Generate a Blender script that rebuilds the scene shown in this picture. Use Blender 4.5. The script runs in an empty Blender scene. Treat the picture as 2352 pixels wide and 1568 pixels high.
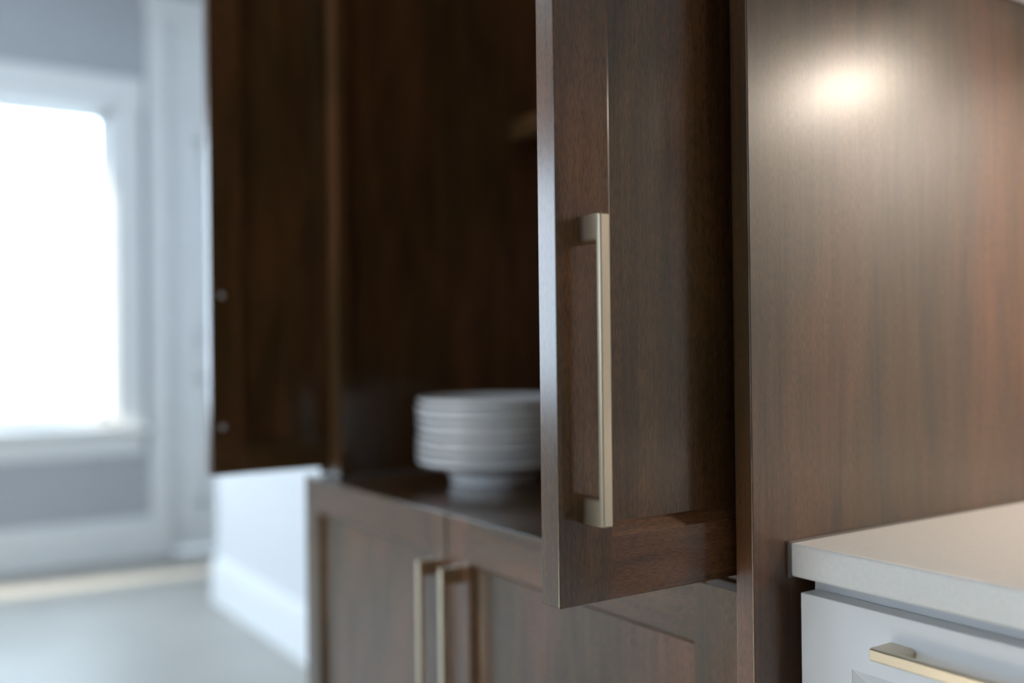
import bpy, bmesh, math, random
from mathutils import Vector, Matrix
random.seed(4)
S = bpy.context.scene
COL = S.collection

# ------------------------------------------------------------------ camera
FPX = 2270.0                                   # focal length in pixels of the 2352 px wide frame
th = math.atan(1506.0 / FPX)
cam_d = bpy.data.cameras.new('camera'); cam = bpy.data.objects.new('camera', cam_d); COL.objects.link(cam)
cam_d.sensor_width = 36.0; cam_d.sensor_fit = 'HORIZONTAL'; cam_d.lens = FPX / 2352.0 * 36.0
cam_d.clip_start = 0.02; cam_d.clip_end = 200
f0 = Vector((-math.cos(th), math.sin(th), 0)); r0 = Vector((math.sin(th), math.cos(th), 0)); u0 = Vector((0, 0, 1))
pitch, roll = 11.0 / FPX, 0.0115
fw = f0 * math.cos(pitch) + u0 * math.sin(pitch)
uu = u0 * math.cos(pitch) - f0 * math.sin(pitch)
rr = r0 * math.cos(roll) - uu * math.sin(roll)
up = uu * math.cos(roll) + r0 * math.sin(roll)
M = Matrix((rr, up, -fw)).transposed().to_4x4(); M.translation = Vector((0, 0, 1.092))
cam.matrix_world = M
cam_d.dof.use_dof = True; cam_d.dof.focus_distance = 0.83; cam_d.dof.aperture_fstop = 1.7
S.camera = cam

# ------------------------------------------------------------------ world, sun, exposure
W = bpy.data.worlds.new('overcast_sky'); S.world = W; W.use_nodes = True
bg = W.node_tree.nodes['Background']; bg.inputs[0].default_value = (0.66, 0.83, 1.0, 1); bg.inputs[1].default_value = 8.2
sun_d = bpy.data.lights.new('sun_offscreen', 'SUN'); sun_d.energy = 24.0; sun_d.angle = math.radians(1.5); sun_d.color = (1.0, 0.93, 0.78)
sun = bpy.data.objects.new('sun_offscreen', sun_d); COL.objects.link(sun)
sun.rotation_euler = Vector((0.16, 0.85, -0.55)).to_track_quat('-Z', 'Y').to_euler()
S.view_settings.view_transform = 'Standard'; S.view_settings.look = 'None'
S.view_settings.exposure = 0.42; S.view_settings.gamma = 1.0; S.view_settings.use_curve_mapping = False

# ------------------------------------------------------------------ materials
def new_mat(name):
    m = bpy.data.materials.new(name); m.use_nodes = True
    return m, m.node_tree.nodes, m.node_tree.links, m.node_tree.nodes['Principled BSDF']

def plain(name, col, rough=0.5, metal=0.0, coat=0.0, coat_r=0.1, noise=0.0, nscale=8.0, bump=0.0, bscale=200.0, ior=1.45):
    m, N, L, P = new_mat(name)
    P.inputs['Base Color'].default_value = (*col, 1); P.inputs['Roughness'].default_value = rough
    P.inputs['Metallic'].default_value = metal; P.inputs['Coat Weight'].default_value = coat
    P.inputs['Coat Roughness'].default_value = coat_r; P.inputs['IOR'].default_value = ior
    if noise or bump:
        tc = N.new('ShaderNodeTexCoord')
    if noise:
        n = N.new('ShaderNodeTexNoise'); n.inputs['Scale'].default_value = nscale; n.inputs['Detail'].default_value = 5
        L.new(tc.outputs['Object'], n.inputs['Vector'])
        r = N.new('ShaderNodeValToRGB')
        r.color_ramp.elements[0].position = 0.3; r.color_ramp.elements[1].position = 0.7
        r.color_ramp.elements[0].color = (*[c * (1 - noise) for c in col], 1)
        r.color_ramp.elements[1].color = (*[min(1, c * (1 + noise)) for c in col], 1)
        L.new(n.outputs['Fac'], r.inputs[0]); L.new(r.outputs[0], P.inputs['Base Color'])
    if bump:
        b = N.new('ShaderNodeTexNoise'); b.inputs['Scale'].default_value = bscale
        L.new(tc.outputs['Object'], b.inputs['Vector'])
        bp = N.new('ShaderNodeBump'); bp.inputs['Strength'].default_value = bump; bp.inputs['Distance'].default_value = 0.001
        L.new(b.outputs['Fac'], bp.inputs['Height']); L.new(bp.outputs[0], P.inputs['Normal'])
    return m

def wood(name, axis, rough=0.30, coat=0.65, coat_r=0.18, gain=1.4):
    """dark stained cherry: long grain along axis, warm and grey-green drifts, fine dark pores"""
    m, N, L, P = new_mat(name)
    tc = N.new('ShaderNodeTexCoord'); oi = N.new('ShaderNodeObjectInfo')
    off = N.new('ShaderNodeVectorMath'); off.operation = 'MULTIPLY_ADD'
    comb = N.new('ShaderNodeCombineXYZ')
    for i in range(3): L.new(oi.outputs['Random'], comb.inputs[i])
    off.inputs[1].default_value = (7.3, 3.1, 5.7)
    L.new(comb.outputs[0], off.inputs[0]); L.new(tc.outputs['Object'], off.inputs[2])
    def noise(across, along, detail, rough_, dist=0.0):
        mp = N.new('ShaderNodeMapping')
        sc = [across] * 3; sc[axis] = along
        mp.inputs['Scale'].default_value = sc
        n = N.new('ShaderNodeTexNoise'); n.inputs['Scale'].default_value = 1.0; n.inputs['Detail'].default_value = detail
        n.inputs['Roughness'].default_value = rough_; n.inputs['Distortion'].default_value = dist
        L.new(off.outputs[0], mp.inputs[0]); L.new(mp.outputs[0], n.inputs['Vector'])
        return n
    big = noise(26, 3.5, 3, 0.55, 0.6)        # broad figure
    fib = noise(240, 9, 4, 0.6)               # fibres
    pore = noise(1500, 130, 2, 0.6)           # short pores
    drift = noise(7, 2.2, 2, 0.5, 0.4)        # stain drift
    r1 = N.new('ShaderNodeValToRGB'); e = r1.color_ramp.elements
    e[0].position = 0.28; e[0].color = (0.036 * gain, 0.0185 * gain, 0.0105 * gain, 1)
    e[1].position = 0.74; e[1].color = (0.132 * gain, 0.060 * gain, 0.028 * gain, 1)
    k = e.new(0.5); k.color = (0.090 * gain, 0.041 * gain, 0.0185 * gain, 1)
    mixf = N.new('ShaderNodeMix'); mixf.data_type = 'FLOAT'; mixf.inputs[0].default_value = 0.42
    L.new(big.outputs['Fac'], mixf.inputs[2]); L.new(fib.outputs['Fac'], mixf.inputs[3]); L.new(mixf.outputs[0], r1.inputs[0])
    rd = N.new('ShaderNodeValToRGB'); d = rd.color_ramp.elements
    d[0].position = 0.40; d[0].color = (0.64, 0.78, 0.68, 1); d[1].position = 0.60; d[1].color = (1.03, 1.0, 0.97, 1)
    L.new(drift.outputs['Fac'], rd.inputs[0])
    mx = N.new('ShaderNodeMix'); mx.data_type = 'RGBA'; mx.blend_type = 'MULTIPLY'; mx.inputs[0].default_value = 1.0
    L.new(r1.outputs[0], mx.inputs[6]); L.new(rd.outputs[0], mx.inputs[7])
    rp = N.new('ShaderNodeValToRGB'); q = rp.color_ramp.elements
    q[0].position = 0.36; q[0].color = (0.42, 0.45, 0.48, 1); q[1].position = 0.58; q[1].color = (1.22, 1.16, 1.08, 1)
    L.new(pore.outputs['Fac'], rp.inputs[0])
    mx2 = N.new('ShaderNodeMix'); mx2.data_type = 'RGBA'; mx2.blend_type = 'MULTIPLY'; mx2.inputs[0].default_value = 0.8
    L.new(mx.outputs[2], mx2.inputs[6]); L.new(rp.outputs[0], mx2.inputs[7])
    L.new(mx2.outputs[2], P.inputs['Base Color'])
    bp = N.new('ShaderNodeBump'); bp.inputs['Strength'].default_value = 0.06; bp.inputs['Distance'].default_value = 0.0006
    L.new(fib.outputs['Fac'], bp.inputs['Height']); L.new(bp.outputs[0], P.inputs['Normal'])
    P.inputs['Roughness'].default_value = rough; P.inputs['Coat Weight'].default_value = coat
    P.inputs['Coat Roughness'].default_value = coat_r; P.inputs['Coat IOR'].default_value = 1.62; P.inputs['Specular IOR Level'].default_value = 0.12
    return m

def glass_mat():
    m = bpy.data.materials.new('window_glass'); m.use_nodes = True
    N, L = m.node_tree.nodes, m.node_tree.links; N.clear()
    o = N.new('ShaderNodeOutputMaterial'); t = N.new('ShaderNodeBsdfTransparent'); g = N.new('ShaderNodeBsdfGlossy')
    g.inputs['Roughness'].default_value = 0.02
    lw = N.new('ShaderNodeLayerWeight'); lw.inputs[0].default_value = 0.5
    pw = N.new('ShaderNodeMath'); pw.operation = 'POWER'; pw.inputs[1].default_value = 5.0; L.new(lw.outputs['Facing'], pw.inputs[0])
    ad = N.new('ShaderNodeMath'); ad.operation = 'MULTIPLY_ADD'; ad.inputs[1].default_value = 0.9; ad.inputs[2].default_value = 0.03; L.new(pw.outputs[0], ad.inputs[0])
    mx = N.new('ShaderNodeMixShader'); L.new(ad.outputs[0], mx.inputs[0]); L.new(t.outputs[0], mx.inputs[1]); L.new(g.outputs[0], mx.inputs[2])
    L.new(mx.outputs[0], o.inputs[0]); return m

def emit(name, col, s):
    m, N, L, P = new_mat(name)
    P.inputs['Base Color'].default_value = (0.9, 0.85, 0.75, 1)
    P.inputs['Emission Color'].default_value = (*col, 1); P.inputs['Emission Strength'].default_value = s
    return m

def brushed(name, col, rough, axis):
    m, N, L, P = new_mat(name)
    P.inputs['Base Color'].default_value = (*col, 1); P.inputs['Metallic'].default_value = 1.0
    tc = N.new('ShaderNodeTexCoord'); mp = N.new('ShaderNodeMapping'); sc = [2500.0] * 3; sc[axis] = 20.0
    mp.inputs['Scale'].default_value = sc
    n = N.new('ShaderNodeTexNoise'); n.inputs['Scale'].default_value = 1.0; n.inputs['Detail'].default_value = 2
    mr = N.new('ShaderNodeMapRange'); mr.inputs[3].default_value = rough * 0.95; mr.inputs[4].default_value = rough * 1.05
    L.new(tc.outputs['Object'], mp.inputs[0]); L.new(mp.outputs[0], n.inputs['Vector']); L.new(n.outputs['Fac'], mr.inputs[0])
    L.new(mr.outputs[0], P.inputs['Roughness'])
    return m

MAT = dict(
    wood_z=wood('stained_wood_upright', 2), wood_x=wood('stained_wood_across', 0), wood_y=wood('stained_wood_deep', 1),
    wood_panel=wood('satin_wood_panel', 2, rough=0.36, coat=0.9, coat_r=0.31, gain=1.4),
    wood_top=wood('polished_wood_top', 0, rough=0.3, coat=0.9, coat_r=0.09, gain=1.4),
    pull_z=brushed('champagne_metal_upright', (0.62, 0.53, 0.40), 0.34, 2),
    pull_x=brushed('champagne_metal_across', (0.62, 0.53, 0.40), 0.34, 0),
    screw=plain('screw_steel', (0.62, 0.58, 0.58), 0.4, 0.3),
    quartz=plain('white_quartz', (0.80, 0.785, 0.765), 0.28, noise=0.03, nscale=220, coat=0.3),
    white_paint=plain('white_cabinet_paint', (0.72, 0.725, 0.735), 0.34, bump=0.04, bscale=90),
    trim=plain('white_trim_paint', (0.86, 0.87, 0.87), 0.40),
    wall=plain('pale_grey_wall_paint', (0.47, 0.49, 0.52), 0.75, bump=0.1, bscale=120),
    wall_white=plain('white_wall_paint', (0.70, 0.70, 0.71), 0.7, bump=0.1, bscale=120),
    wall_warm=plain('unseen_wall_reflection_tint', (0.46, 0.35, 0.26), 0.7, bump=0.1, bscale=120),  # beige made up for the unseen walls, to warm the wood's reflections
    ceil=plain('ceiling_paint', (0.75, 0.75, 0.75), 0.85),
    floor=plain('pale_floor', (0.36, 0.342, 0.308), 0.42, noise=0.10, nscale=1.6),
    porcelain=plain('white_porcelain', (0.85, 0.86, 0.89), 0.2, coat=0.4, coat_r=0.05),
    caulk=plain('grey_caulk', (0.20, 0.185, 0.17), 0.35),
    housing=plain('lamp_housing', (0.7, 0.68, 0.63), 0.4),
    lamp=emit('warm_lamp_lens', (1.0, 0.86, 0.71), 350.0),
    glass=glass_mat(),
)

# ------------------------------------------------------------------ helpers
def root_loc(o):
    while o.parent: o = o.parent
    return o.location.copy()

def thing(name, label, cat, loc, group=None):
    o = bpy.data.objects.new(name, None); COL.objects.link(o); o.location = loc; o.empty_display_size = 0.05
    o['label'] = label; o['category'] = cat
    if group: o['group'] = group
    return o

def obj(name, bm, mat, parent=None, loc=None, smooth=None):
    """bm is in world coordinates; the object's origin is its thing's base"""
    base = root_loc(parent) if parent else Vector(loc if loc is not None else (0, 0, 0))
    bmesh.ops.translate(bm, verts=bm.verts, vec=-base)
    bmesh.ops.recalc_face_normals(bm, faces=bm.faces)
    if smooth is not None:
        for f in bm.faces: f.smooth = True
        for e in bm.edges:
            if len(e.link_faces) == 2: e.smooth = e.calc_face_angle(0) < math.radians(smooth)
    me = bpy.data.meshes.new(name); bm.to_mesh(me); bm.free()
    me.materials.append(MAT[mat] if isinstance(mat, str) else mat)
    o = bpy.data.objects.new(name, me); COL.objects.link(o)
    if parent: o.parent = parent
    else: o.location = base
    return o

def struct(name, bm, mat, parent=None):
    o = obj(name, bm, mat, parent)
    o['kind'] = 'structure'
    return o

def tag(o, label, cat, group=None):
    o['label'] = label; o['category'] = cat
    if group: o['group'] = group
    return o

def box(bm, a, b):
    x0, x1 = sorted((a[0], b[0])); y0, y1 = sorted((a[1], b[1])); z0, z1 = sorted((a[2], b[2]))
    v = [bm.verts.new(p) for p in ((x0, y0, z0), (x1, y0, z0), (x1, y1, z0), (x0, y1, z0), (x0, y0, z1), (x1, y0, z1), (x1, y1, z1), (x0, y1, z1))]
    for q in ((0, 3, 2, 1), (4, 5, 6, 7), (0, 1, 5, 4), (1, 2, 6, 5), (2, 3, 7, 6), (3, 0, 4, 7)):
        bm.faces.new([v[i] for i in q])
    return v

def bx(a, b, bevel=0.0, seg=2):
    bm = bmesh.new(); box(bm, a, b)
    if bevel: bmesh.ops.bevel(bm, geom=list(bm.edges), offset=bevel, segments=seg, profile=0.5, affect='EDGES', clamp_overlap=True)
    return bm

def boxes(lst):
    bm = bmesh.new()
    for a, b in lst: box(bm, a, b)
    return bm

def prism(pts, lo, hi, frame):
    """pts: outline (p, q); swept along the third axis from lo to hi; frame(p, q, s) gives the world point"""
    bm = bmesh.new(); n = len(pts)
    A = [bm.verts.new(frame(p, q, lo)) for p, q in pts]; B = [bm.verts.new(frame(p, q, hi)) for p, q in pts]
    bm.faces.new(A); bm.faces.new(B[::-1])
    for i in range(n): bm.faces.new((A[i], B[i], B[(i + 1) % n], A[(i + 1) % n]))
    return bm

def bevel_sharp(bm, off, seg=2, ang=35):
    bmesh.ops.recalc_face_normals(bm, faces=bm.faces)
    ed = [e for e in bm.edges if len(e.link_faces) == 2 and e.calc_face_angle(0) > math.radians(ang)]
    bmesh.ops.bevel(bm, geom=ed, offset=off, segments=seg, profile=0.5, affect='EDGES', clamp_overlap=True)
    return bm

def lathe(profile, centre, n=64, closed=False):
    bm = bmesh.new(); rings = []
    for r, z in profile:
        if r < 1e-6: rings.append([bm.verts.new((centre[0], centre[1], centre[2] + z))])
        else: rings.append([bm.verts.new((centre[0] + r * math.cos(2 * math.pi * i / n), centre[1] + r * math.sin(2 * math.pi * i / n), centre[2] + z)) for i in range(n)])
    pairs = list(zip(rings[:-1], rings[1:]))
    if closed: pairs.append((rings[-1], rings[0]))
    for a, b in pairs:
        for i in range(n):
            j = (i + 1) % n
            if len(a) == 1 and len(b) == 1: continue
            if len(a) == 1: bm.faces.new((a[0], b[i], b[j]))
            elif len(b) == 1: bm.faces.new((a[i], b[0], a[j]))
            else: bm.faces.new((a[i], b[i], b[j], a[j]))
    return bm

# framed (shaker) front: o = lower corner on the OUTER face, du / dn = world axes of width and outward normal, height is +Z
def framed(parent, name, o, du, dn, w, h, t, st, rl, bw, bd, m_st, m_rl, m_pn, back=0.006):
    o, du, dn = Vector(o), Vector(du), Vector(dn); dz = Vector((0, 0, 1))
    P = lambda u, v, n: tuple(o + du * u + dz * v + dn * n)
    bm = bmesh.new(); box(bm, P(st - 0.004, rl - 0.004, -t + back), P(w - st + 0.004, h - rl + 0.004, -bd))
    door = obj(name, bm, m_pn, parent)
    def member(name, wd, v0, v1, c0, c1, fr, mat, ends):
        bm = prism([(0, -t), (0, 0), (wd, 0), (wd, -t)], v0, v1, fr)
        V = list(bm.verts); A, B = V[:4], V[4:]
        keep = [(A[0], B[0]), (A[1], B[1])] + ([(A[0], A[1]), (B[0], B[1]), (A[1], A[2]), (B[1], B[2])] if ends else [])
        ed = [bm.edges.get(k) for k in keep]
        bmesh.ops.bevel(bm, geom=ed, offset=0.0011, segments=2, profile=0.5, affect='EDGES', clamp_overlap=True)
        sub = prism([(wd - 0.002, -bd - 0.002), (wd - 0.002, -0.0004), (wd, -0.0004), (wd + bw, -bd), (wd + bw, -bd - 0.002)], c0, c1, fr)
        bmesh.ops.recalc_face_normals(sub, faces=sub.faces)
        me = bpy.data.meshes.new('t'); sub.to_mesh(me); sub.free(); bm.from_mesh(me); bpy.data.meshes.remove(me)
        obj(name, bm, mat, door)
    for side in (0, 1):
        fr = (lambda p, q, s: P(p, s, q)) if side == 0 else (lambda p, q, s: P(w - p, s, q))
        member('stile', st, 0, h, rl - 0.004, h - rl + 0.004, fr, m_st, True)
    for side in (0, 1):
        fr = (lambda p, q, s: P(s, p, q)) if side == 0 else (lambda p, q, s: P(s, h - p, q))
        member('rail', rl, st, w - st, st - 0.004, w - st + 0.004, fr, m_rl, False)
    return door

# bar pull: c = middle on the face it is fixed to, dl = length axis, dn = outward axis, ds = width axis
def pull(parent, c, dl, dn, length, mat, width=0.0095, proj=0.028, thick=0.0065, leg=0.023, parent_part=True):
    c, dl, dn = Vector(c), Vector(dl), Vector(dn); ds = dl.cross(dn)
    P = lambda l, n, s: tuple(c + dl * l + dn * n + ds * s)
    hw, hl = width / 2, length / 2
    bm = bmesh.new(); box(bm, P(-hl, proj - thick, -hw), P(hl, proj, hw))
    bmesh.ops.bevel(bm, geom=list(bm.edges), offset=0.0009, segments=1, profile=0.5, affect='EDGES')
    for sg in (-1, 1):
        pts = [(hl, -hw), (hl, hw)]
        for k in range(9):
            a = math.pi / 2 * (1 - 2 * k / 8)
            pts.append((hl - leg + hw - hw * math.cos(a), hw * math.sin(a)))
        sub = prism(pts, 0, proj - thick * 0.4, lambda p, q, s: P(sg * p, s, q * 0.985))
        for f in sub.faces: f.smooth = False
        me = bpy.data.meshes.new('t'); sub.to_mesh(me); sub.free(); bm.from_mesh(me); bpy.data.meshes.remove(me)
    return obj('handle', bm, mat, parent, smooth=26)

# ------------------------------------------------------------------ the setting
XL, YB, YF, XR, ZC = -5.45, 1.30, -4.8, 3.0, 3.05
WT = 0.12
struct('floor', bx((XL - WT, YF - WT, -0.05), (XR + WT, 3.4, 0.0)), 'floor')
struct('ceiling', bx((XL - WT, YF - WT, ZC), (XR + WT, 3.4, ZC + 0.05)), 'ceil')
struct('wall_back', bx((-4.30, YB, 0), (XR, YB + WT, ZC)), 'wall_white')
struct('wall_passage', bx((-4.42, YB + WT, 0), (-4.30, 3.3, ZC)), 'wall_white')
struct('wall_right', bx((XR, YF, 0), (XR + WT, YB + WT, ZC)), 'wall_warm')

def holed(name, fixed, axis, span, holes, mat, out):
    """wall slab with rectangular holes; axis 0: runs along X at y=fixed, axis 1: runs along Y at x=fixed; out = outward thickness"""
    lst = []
    def add(a0, a1, z0, z1):
        if a1 - a0 < 1e-4 or z1 - z0 < 1e-4: return
        if axis == 1: lst.append(((fixed, a0, z0), (fixed + out, a1, z1)))
        else: lst.append(((a0, fixed, z0), (a1, fixed + out, z1)))
    cur = span[0]
    for (a0, a1, z0, z1) in sorted(holes):
        add(cur, a0, 0, ZC); add(a0, a1, 0, z0); add(a0, a1, z1, ZC); cur = a1
    add(cur, span[1], 0, ZC)
    return struct(name, boxes(lst), mat)

left_holes = [(-4.5, -1.0, 0.70, 2.37), (-0.60, 1.135, 0.70, 2.37), (1.385, 2.30, 0.0, 2.90)]
front_holes = [(-2.5, -0.7, 0.72, 2.45)]
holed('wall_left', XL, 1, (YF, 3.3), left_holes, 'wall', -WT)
holed('wall_front', YF, 0, (XL - WT, XR + WT), front_holes, 'wall_warm', -WT)
struct('wall_far', bx((XL - WT, 3.3, 0), (-4.30, 3.3 + WT, ZC)), 'wall_white')

def window(n, axis, fixed, inward, hole, sashes, portal, cas=0.125):
    a0, a1, z0, z1 = hole
    def pt(a, d, z):        # d: distance into the room
        return (fixed + inward * d, a, z) if axis == 1 else (a, fixed + inward * d, z)
    fr = boxes([(pt(a0, -0.10, z0), pt(a0 + 0.035, 0.0, z1)), (pt(a1 - 0.035, -0.10, z0), pt(a1, 0.0, z1)),
                (pt(a0, -0.10, z1 - 0.035), pt(a1, 0.0, z1)), (pt(a0, -0.10, z0), pt(a1, 0.0, z0 + 0.03))])
    w = struct('window_%d' % n, fr, 'trim')
    cs = boxes([(pt(a0 - cas, 0, z0), pt(a0 + 0.006, 0.022, z1)), (pt(a1 - 0.006, 0, z0), pt(a1 + cas, 0.022, z1)),
                (pt(a0 - cas - 0.015, 0, z1 - 0.006), pt(a1 + cas + 0.015, 0.028, z1 + cas + 0.03))])
    obj('casing', cs, 'trim', w)
    obj('window_sill', bx(pt(a0 - cas - 0.02, -0.02, z0 - 0.035), pt(a1 + cas + 0.02, 0.065, z0), 0.004), 'trim', w)
    obj('apron', bx(pt(a0 - cas, 0, z0 - 0.15), pt(a1 + cas, 0.018, z0 - 0.036)), 'trim', w)
    step = (a1 - a0 - 0.07) / sashes
    for k in range(sashes):
        s0 = a0 + 0.035 + k * step; s1 = s0 + step
        sb = boxes([(pt(s0, -0.08, z0 + 0.03), pt(s0 + 0.04, -0.045, z1 - 0.035)), (pt(s1 - 0.04, -0.08, z0 + 0.03), pt(s1, -0.045, z1 - 0.035)),
                    (pt(s0, -0.08, z0 + 0.03), pt(s1, -0.045, z0 + 0.07)), (pt(s0, -0.08, z1 - 0.075), pt(s1, -0.045, z1 - 0.035))])
        so = obj('sash', sb, 'trim', w)
        obj('pane', bx(pt(s0 + 0.035, -0.066, z0 + 0.065), pt(s1 - 0.035, -0.062, z1 - 0.07)), 'glass', so)
    # daylight portal in the opening (guides the sky's light, gives none itself)
    ld = bpy.data.lights.new(portal, 'AREA'); ld.shape = 'RECTANGLE'
    ld.size = a1 - a0; ld.size_y = z1 - z0; ld.cycles.is_portal = True
    lo = bpy.data.objects.new(portal, ld); COL.objects.link(lo)
    lo.location = pt((a0 + a1) / 2, -0.115, (z0 + z1) / 2)
    dirv = Vector((inward, 0, 0)) if axis == 1 else Vector((0, inward, 0))
    lo.rotation_euler = dirv.to_track_quat('-Z', 'Z').to_euler()

window(1, 1, XL, 1, left_holes[1], 2, 'window_sky_portal')          # the window in the picture
window(2, 1, XL, 1, left_holes[0], 2, 'window_left_offscreen')      # mirrored in the open door's edge
window(3, 0, YF, 1, front_holes[0], 2, 'window_front_offscreen')    # daylight on the drawer fronts, counter edge and plates

# white door past the corner of the window wall
d = struct('door_1', boxes([((XL - 0.10, 1.385, 0), (XL, 1.42, 2.90)), ((XL - 0.10, 2.265, 0), (XL, 2.30, 2.90)), ((XL - 0.10, 1.42, 2.865), (XL, 2.265, 2.90)), ((XL - 0.10, 1.42, 2.405), (XL, 2.265, 2.44))]), 'trim')
obj('casing', boxes([((XL, 1.30, 0), (XL + 0.022, 1.392, 2.894)), ((XL, 2.293, 0), (XL + 0.022, 2.385, 2.894)), ((XL, 1.29, 2.894), (XL + 0.026, 2.395, 3.0))]), 'trim', d)
obj('transom_panel', bx((XL - 0.055, 1.42, 2.44), (XL - 0.018, 2.265, 2.865)), 'trim', d)
leaf = obj('door_leaf', bx((XL - 0.055, 1.42, 0.008), (XL - 0.018, 2.265, 2.405)), 'trim', d)
for z0, z1 in ((0.25, 0.95), (1.15, 2.25)):
    obj('door_panel', boxes([((XL - 0.018, 1.56, z0), (XL - 0.010, 2.125, z0 + 0.03)), ((XL - 0.018, 1.56, z1 - 0.03), (XL - 0.010, 2.125, z1)),
                             ((XL - 0.018, 1.56, z0), (XL - 0.010, 1.59, z1)), ((XL - 0.018, 2.095, z0), (XL - 0.010, 2.125, z1))]), 'trim', leaf)
struct('baseboard_left', boxes([((XL, YF, 0), (XL + 0.018, 1.30, 0.19)), ((XL, YF, 0.19), (XL + 0.011, 1.30, 0.215))]), 'trim')
struct('baseboard_back', boxes([((-4.318, YB - 0.018, 0), (-1.69, YB, 0.17)), ((-4.311, YB - 0.011, 0.17), (-1.69, YB, 0.195))]), 'trim')
struct('baseboard_front', bx((XL + 0.02, YF, 0), (XR, YF + 0.018, 0.19)), 'trim')

# ------------------------------------------------------------------ dark wood hutch
BX0, BX1, BYF, BTOP = -1.662, -0.632, 0.660, 0.868
bc = thing('base_cabinet', 'dark wood base cabinet with two closed framed doors under the wood ledge', 'cabinet', ((BX0 + BX1) / 2, 0.98, 0))
obj('carcass', boxes([((BX0, BYF + 0.024, 0.10), (BX0 + 0.018, YB - 0.002, BTOP - 0.022)), ((BX1 - 0.010, BYF + 0.024, 0.10), (BX1 + 0.008, YB - 0.002, BTOP - 0.022)),
                      ((BX0 + 0.018, YB - 0.02, 0.10), (BX1 - 0.010, YB - 0.002, BTOP - 0.022)), ((BX0 + 0.018, BYF + 0.024, 0.10), (BX1 - 0.010, YB - 0.02, 0.118))]), 'wood_z', bc)
obj('toe_kick', bx((BX0 + 0.01, BYF + 0.09, 0.0), (BX1, YB - 0.01, 0.10)), 'wood_x', bc)
mid = -1.1605; dw = 0.022
for x0, x1, hx in ((BX0, mid - 0.0022, mid - 0.031), (mid + 0.0022, BX1, mid + 0.031)):
    dr = framed(bc, 'door', (x0, BYF, 0.112), (1, 0, 0), (0, -1, 0), x1 - x0, BTOP - 0.112, dw, 0.056, 0.057, 0.008, 0.011, 'wood_z', 'wood_x', 'wood_z')
    pull(dr, (hx, BYF, 0.803 - 0.123), (0, 0, 1), (0, -1, 0), 0.246, 'pull_z')
tag(obj('worktop', bx((BX0, BYF + 0.024, BTOP - 0.021), (BX1 + 0.008, YB - 0.002, BTOP - 0.001), 0.001), 'wood_top', loc=((BX0 + BX1) / 2, 0.98, BTOP)),
    'polished dark wood ledge on the base cabinet, carrying the stacked plates', 'worktop')

UZ0, UZ1 = 0.869, 2.45
uc = thing('hutch_cabinet', 'tall dark wood hutch with both pocket doors open, standing on the wood ledge', 'cabinet', ((BX0 + BX1) / 2, 0.99, UZ0))
obj('side_panel', bx((-1.668, 0.69, UZ0), (-1.655, YB - 0.004, UZ1)), 'wood_z', uc)
for x0, x1, s0, s1 in ((-1.622, -1.604, -1.622, -1.580), (-0.678, -0.660, -0.702, -0.660)):
    dv = obj('divider', bx((x0 if x0 < -1 else x0, 0.71, UZ0), (x1, YB - 0.02, UZ1 - 0.02)), 'wood_z', uc)
    obj('stile', bx((s0, 0.690, UZ0), (s1, 0.712, UZ1 - 0.02), 0.001), 'wood_z', dv)
obj('back_panel', bx((-1.655, YB - 0.018, UZ0), (-0.622, YB - 0.004, UZ1)), 'wood_z', uc)
obj('cabinet_top', bx((-1.655, 0.69, UZ1 - 0.02), (-0.622, YB - 0.018, UZ1)), 'wood_x', uc)
obj('shelf', bx((-1.604, 1.065, 1.492), (-0.678, YB - 0.018, 1.530), 0.001), 'wood_x', uc)
# doors, swung square and pushed part way into their pockets
rd = framed(uc, 'door', (-0.630, 0.460, 0.884), (0, 1, 0), (1, 0, 0), 0.49, 1.52, 0.024, 0.054, 0.0515, 0.010, 0.010, 'wood_z', 'wood_y', 'wood_z')
pull(rd, (-0.630, 0.488, 1.0725), (0, 0, 1), (1, 0, 0), 0.2458, 'pull_z')
ld_ = framed(uc, 'door', (-1.652, 0.485, 0.884), (0, 1, 0), (-1, 0, 0), 0.49, 1.52, 0.024, 0.054, 0.0515, 0.010, 0.010, 'wood_z', 'wood_y', 'wood_z', back=0.007)
pull(ld_, (-1.652, 0.509, 1.0725), (0, 0, 1), (-1, 0, 0), 0.2458, 'pull_z')
for par, sx, sy, sg in ((ld_, -1.628, 0.505, 1), (rd, -0.654, 0.488, -1)):
    for sz in (1.0725 + 0.109, 1.0725 - 0.109):
        bm = lathe([(0, 0.0026), (0.0025, 0.0024), (0.0042, 0.0016), (0.0050, 0.0), (0.0050, -0.001)], (0, 0, 0), 24)
        bmesh.ops.transform(bm, matrix=Matrix.Translation((sx, sy, sz)) @ Matrix.Rotation(sg * math.pi / 2, 4, 'Y'), verts=bm.verts)
        obj('screw', bm, 'screw', par, smooth=60)

# ------------------------------------------------------------------ tall end panel between hutch and white counter
tag(obj('end_panel', bx((-0.620, 0.646, 0.0), (-0.600, YB - 0.002, 2.45), 0.0012), 'wood_panel', loc=(-0.61, 0.97, 0)),
    'tall brown wood end panel between the hutch and the white counter', 'panel')

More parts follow.
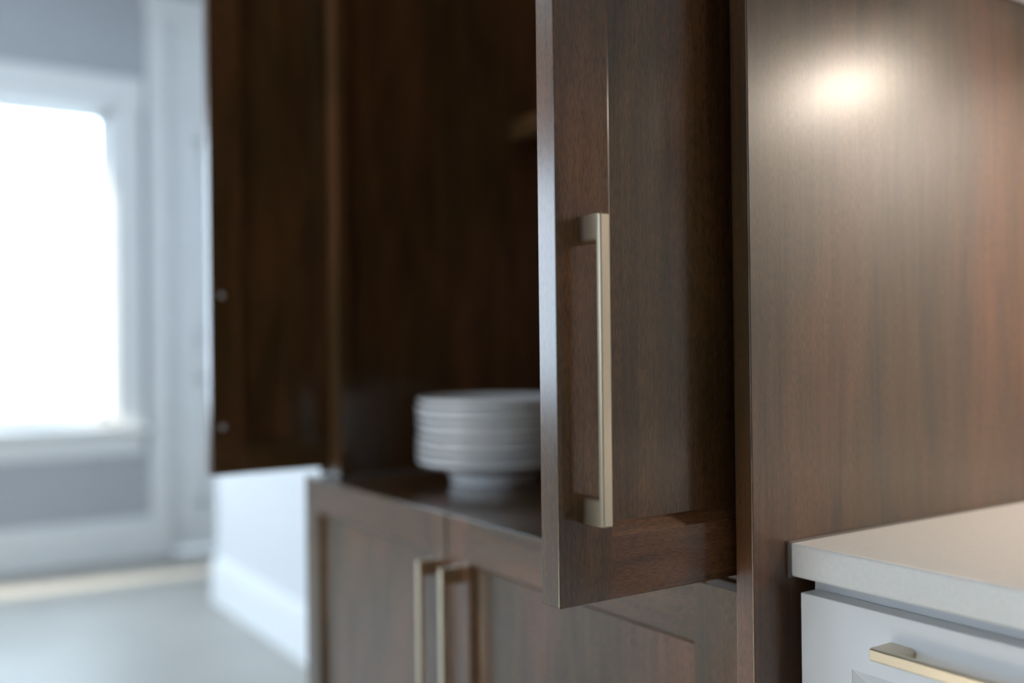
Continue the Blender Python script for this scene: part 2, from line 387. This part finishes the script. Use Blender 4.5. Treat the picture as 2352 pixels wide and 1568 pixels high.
# ------------------------------------------------------------------ plates
PC = (-1.388, 0.881)
dish = thing('footed_dish', 'low white footed dish under the stack of plates', 'dish', (PC[0], PC[1], BTOP - 0.001))
obj('foot', lathe([(0, 0.019), (0.060, 0.019), (0.064, 0.001), (0.067, 0.0), (0.070, 0.001), (0.073, 0.012), (0.077, 0.021), (0.060, 0.023), (0, 0.023)], (PC[0], PC[1], BTOP - 0.001), 72), 'porcelain', dish, smooth=50)
plate_prof = [(0, 0.0), (0.070, 0.0), (0.085, 0.0012), (0.112, 0.0070), (0.1245, 0.0125), (0.1262, 0.0146), (0.1262, 0.0185), (0.1248, 0.0196), (0.1232, 0.0186), (0.112, 0.0125), (0.085, 0.0062), (0.070, 0.0048), (0, 0.0045)]
zs = BTOP - 0.001 + 0.0232
obj('dish_plate', lathe(plate_prof, (PC[0], PC[1], zs), 96), 'porcelain', dish, smooth=40)
ords = ['first', 'second', 'third', 'fourth', 'fifth', 'sixth']
first = None
NP = 8
pz = zs
for k in range(NP):
    pz += 0.0122 + (0.0012 if k % 2 else -0.0008)
    dx, dy = random.uniform(-0.0015, 0.0015), random.uniform(-0.0015, 0.0015)
    if first is None:
        o = first = obj('plate', lathe(plate_prof, (PC[0] + dx, PC[1] + dy, pz), 96), 'porcelain', loc=(PC[0] + dx, PC[1] + dy, pz), smooth=40)
    else:
        o = first.copy(); COL.objects.link(o); o.location = (PC[0] + dx, PC[1] + dy, pz)
    if k == 0: lb = 'lowest round white plate, lying directly on the footed dish'
    elif k == NP - 1: lb = 'topmost round white plate of the stack, its hollow showing'
    else: lb = '%s round white plate above the lowest one in the stack' % ords[k - 1]
    tag(o, lb, 'plate', 'white plates stacked in the hutch')

# ------------------------------------------------------------------ white kitchen run
CTZ0, CTZ1, CTY = 0.8845, 0.9145, 0.691
def base_white(x0, x1, label, hl):
    c = thing('drawer_cabinet', label, 'cabinet', ((x0 + x1) / 2, 1.0, 0))
    obj('body', bx((x0, 0.712, 0.10), (x1, YB - 0.002, CTZ0 - 0.0005)), 'white_paint', c)
    obj('toe_kick', bx((x0, 0.78, 0), (x1, YB - 0.01, 0.10)), 'white_paint', c)
    z = 0.877
    for h in (0.16, 0.29, 0.30):
        fr = framed(c, 'drawer', (x0 + 0.002, 0.690, z - h), (1, 0, 0), (0, -1, 0), x1 - x0 - 0.004, h - 0.004, 0.020, 0.053, 0.0535, 0.017, 0.010, 'white_paint', 'white_paint', 'white_paint')
        pull(fr, ((x0 + x1) / 2, 0.690, z - 0.0265 - 0.004), (1, 0, 0), (0, -1, 0), hl, 'pull_x')
        z -= h
    return c
wx = [-0.588, -0.243]
base_white(wx[0], wx[1], 'white drawer cabinet under the quartz counter, beside the wood end panel', 0.160)
base_white(wx[1] + 0.001, 0.30, 'white drawer cabinet under the quartz counter, away from the wood panel', 0.160)
ct = tag(obj('countertop', bx((-0.598, CTY, CTZ0), (0.9, YB - 0.001, CTZ1), 0.0028, 3), 'quartz', loc=(0.15, 1.0, CTZ0)),
         'thick white quartz countertop butted against the wood end panel', 'countertop')
obj('caulk_bead', boxes([((-0.5999, CTY - 0.0012, CTZ0 - 0.001), (-0.5968, CTY + 0.004, CTZ1 + 0.0008)), ((-0.5999, CTY, CTZ1 - 0.003), (-0.5972, YB - 0.001, CTZ1 + 0.0010))]), 'caulk', ct)

wu = thing('wall_cabinet', 'white wall cabinet hung above the quartz counter', 'cabinet', (0.15, 1.14, 1.467))
obj('body', boxes([((-0.598, 0.972, 1.487), (0.9, YB - 0.002, 2.42)), ((-0.598, 0.972, 1.467), (-0.580, YB - 0.002, 1.487)), ((-0.580, 0.972, 1.467), (0.9, 0.990, 1.487)), ((0.882, 0.990, 1.467), (0.9, YB - 0.002, 1.487))]), 'white_paint', wu)
for k in range(3):
    x0 = -0.596 + k * 0.499
    framed(wu, 'door', (x0, 0.950, 1.472), (1, 0, 0), (0, -1, 0), 0.494, 0.944, 0.020, 0.055, 0.055, 0.012, 0.009, 'white_paint', 'white_paint', 'white_paint')
lx = -0.27                                    # where the highlight on the end panel mirrors it
t = thing('under_cabinet_lamp_offscreen', 'round warm lamp under the wall cabinet, beside the wood end panel', 'lamp', (lx, 1.19, 1.487))
obj('housing', lathe([(0, 0.0), (0.036, 0.0), (0.036, -0.020), (0.031, -0.022), (0.031, -0.016), (0, -0.016)], (lx, 1.19, 1.487), 48), 'housing', t, smooth=40)
obj('lens_offscreen', lathe([(0, -0.0165), (0.0305, -0.0165), (0.0305, -0.0205), (0, -0.0205)], (lx, 1.19, 1.487), 48), 'lamp', t)
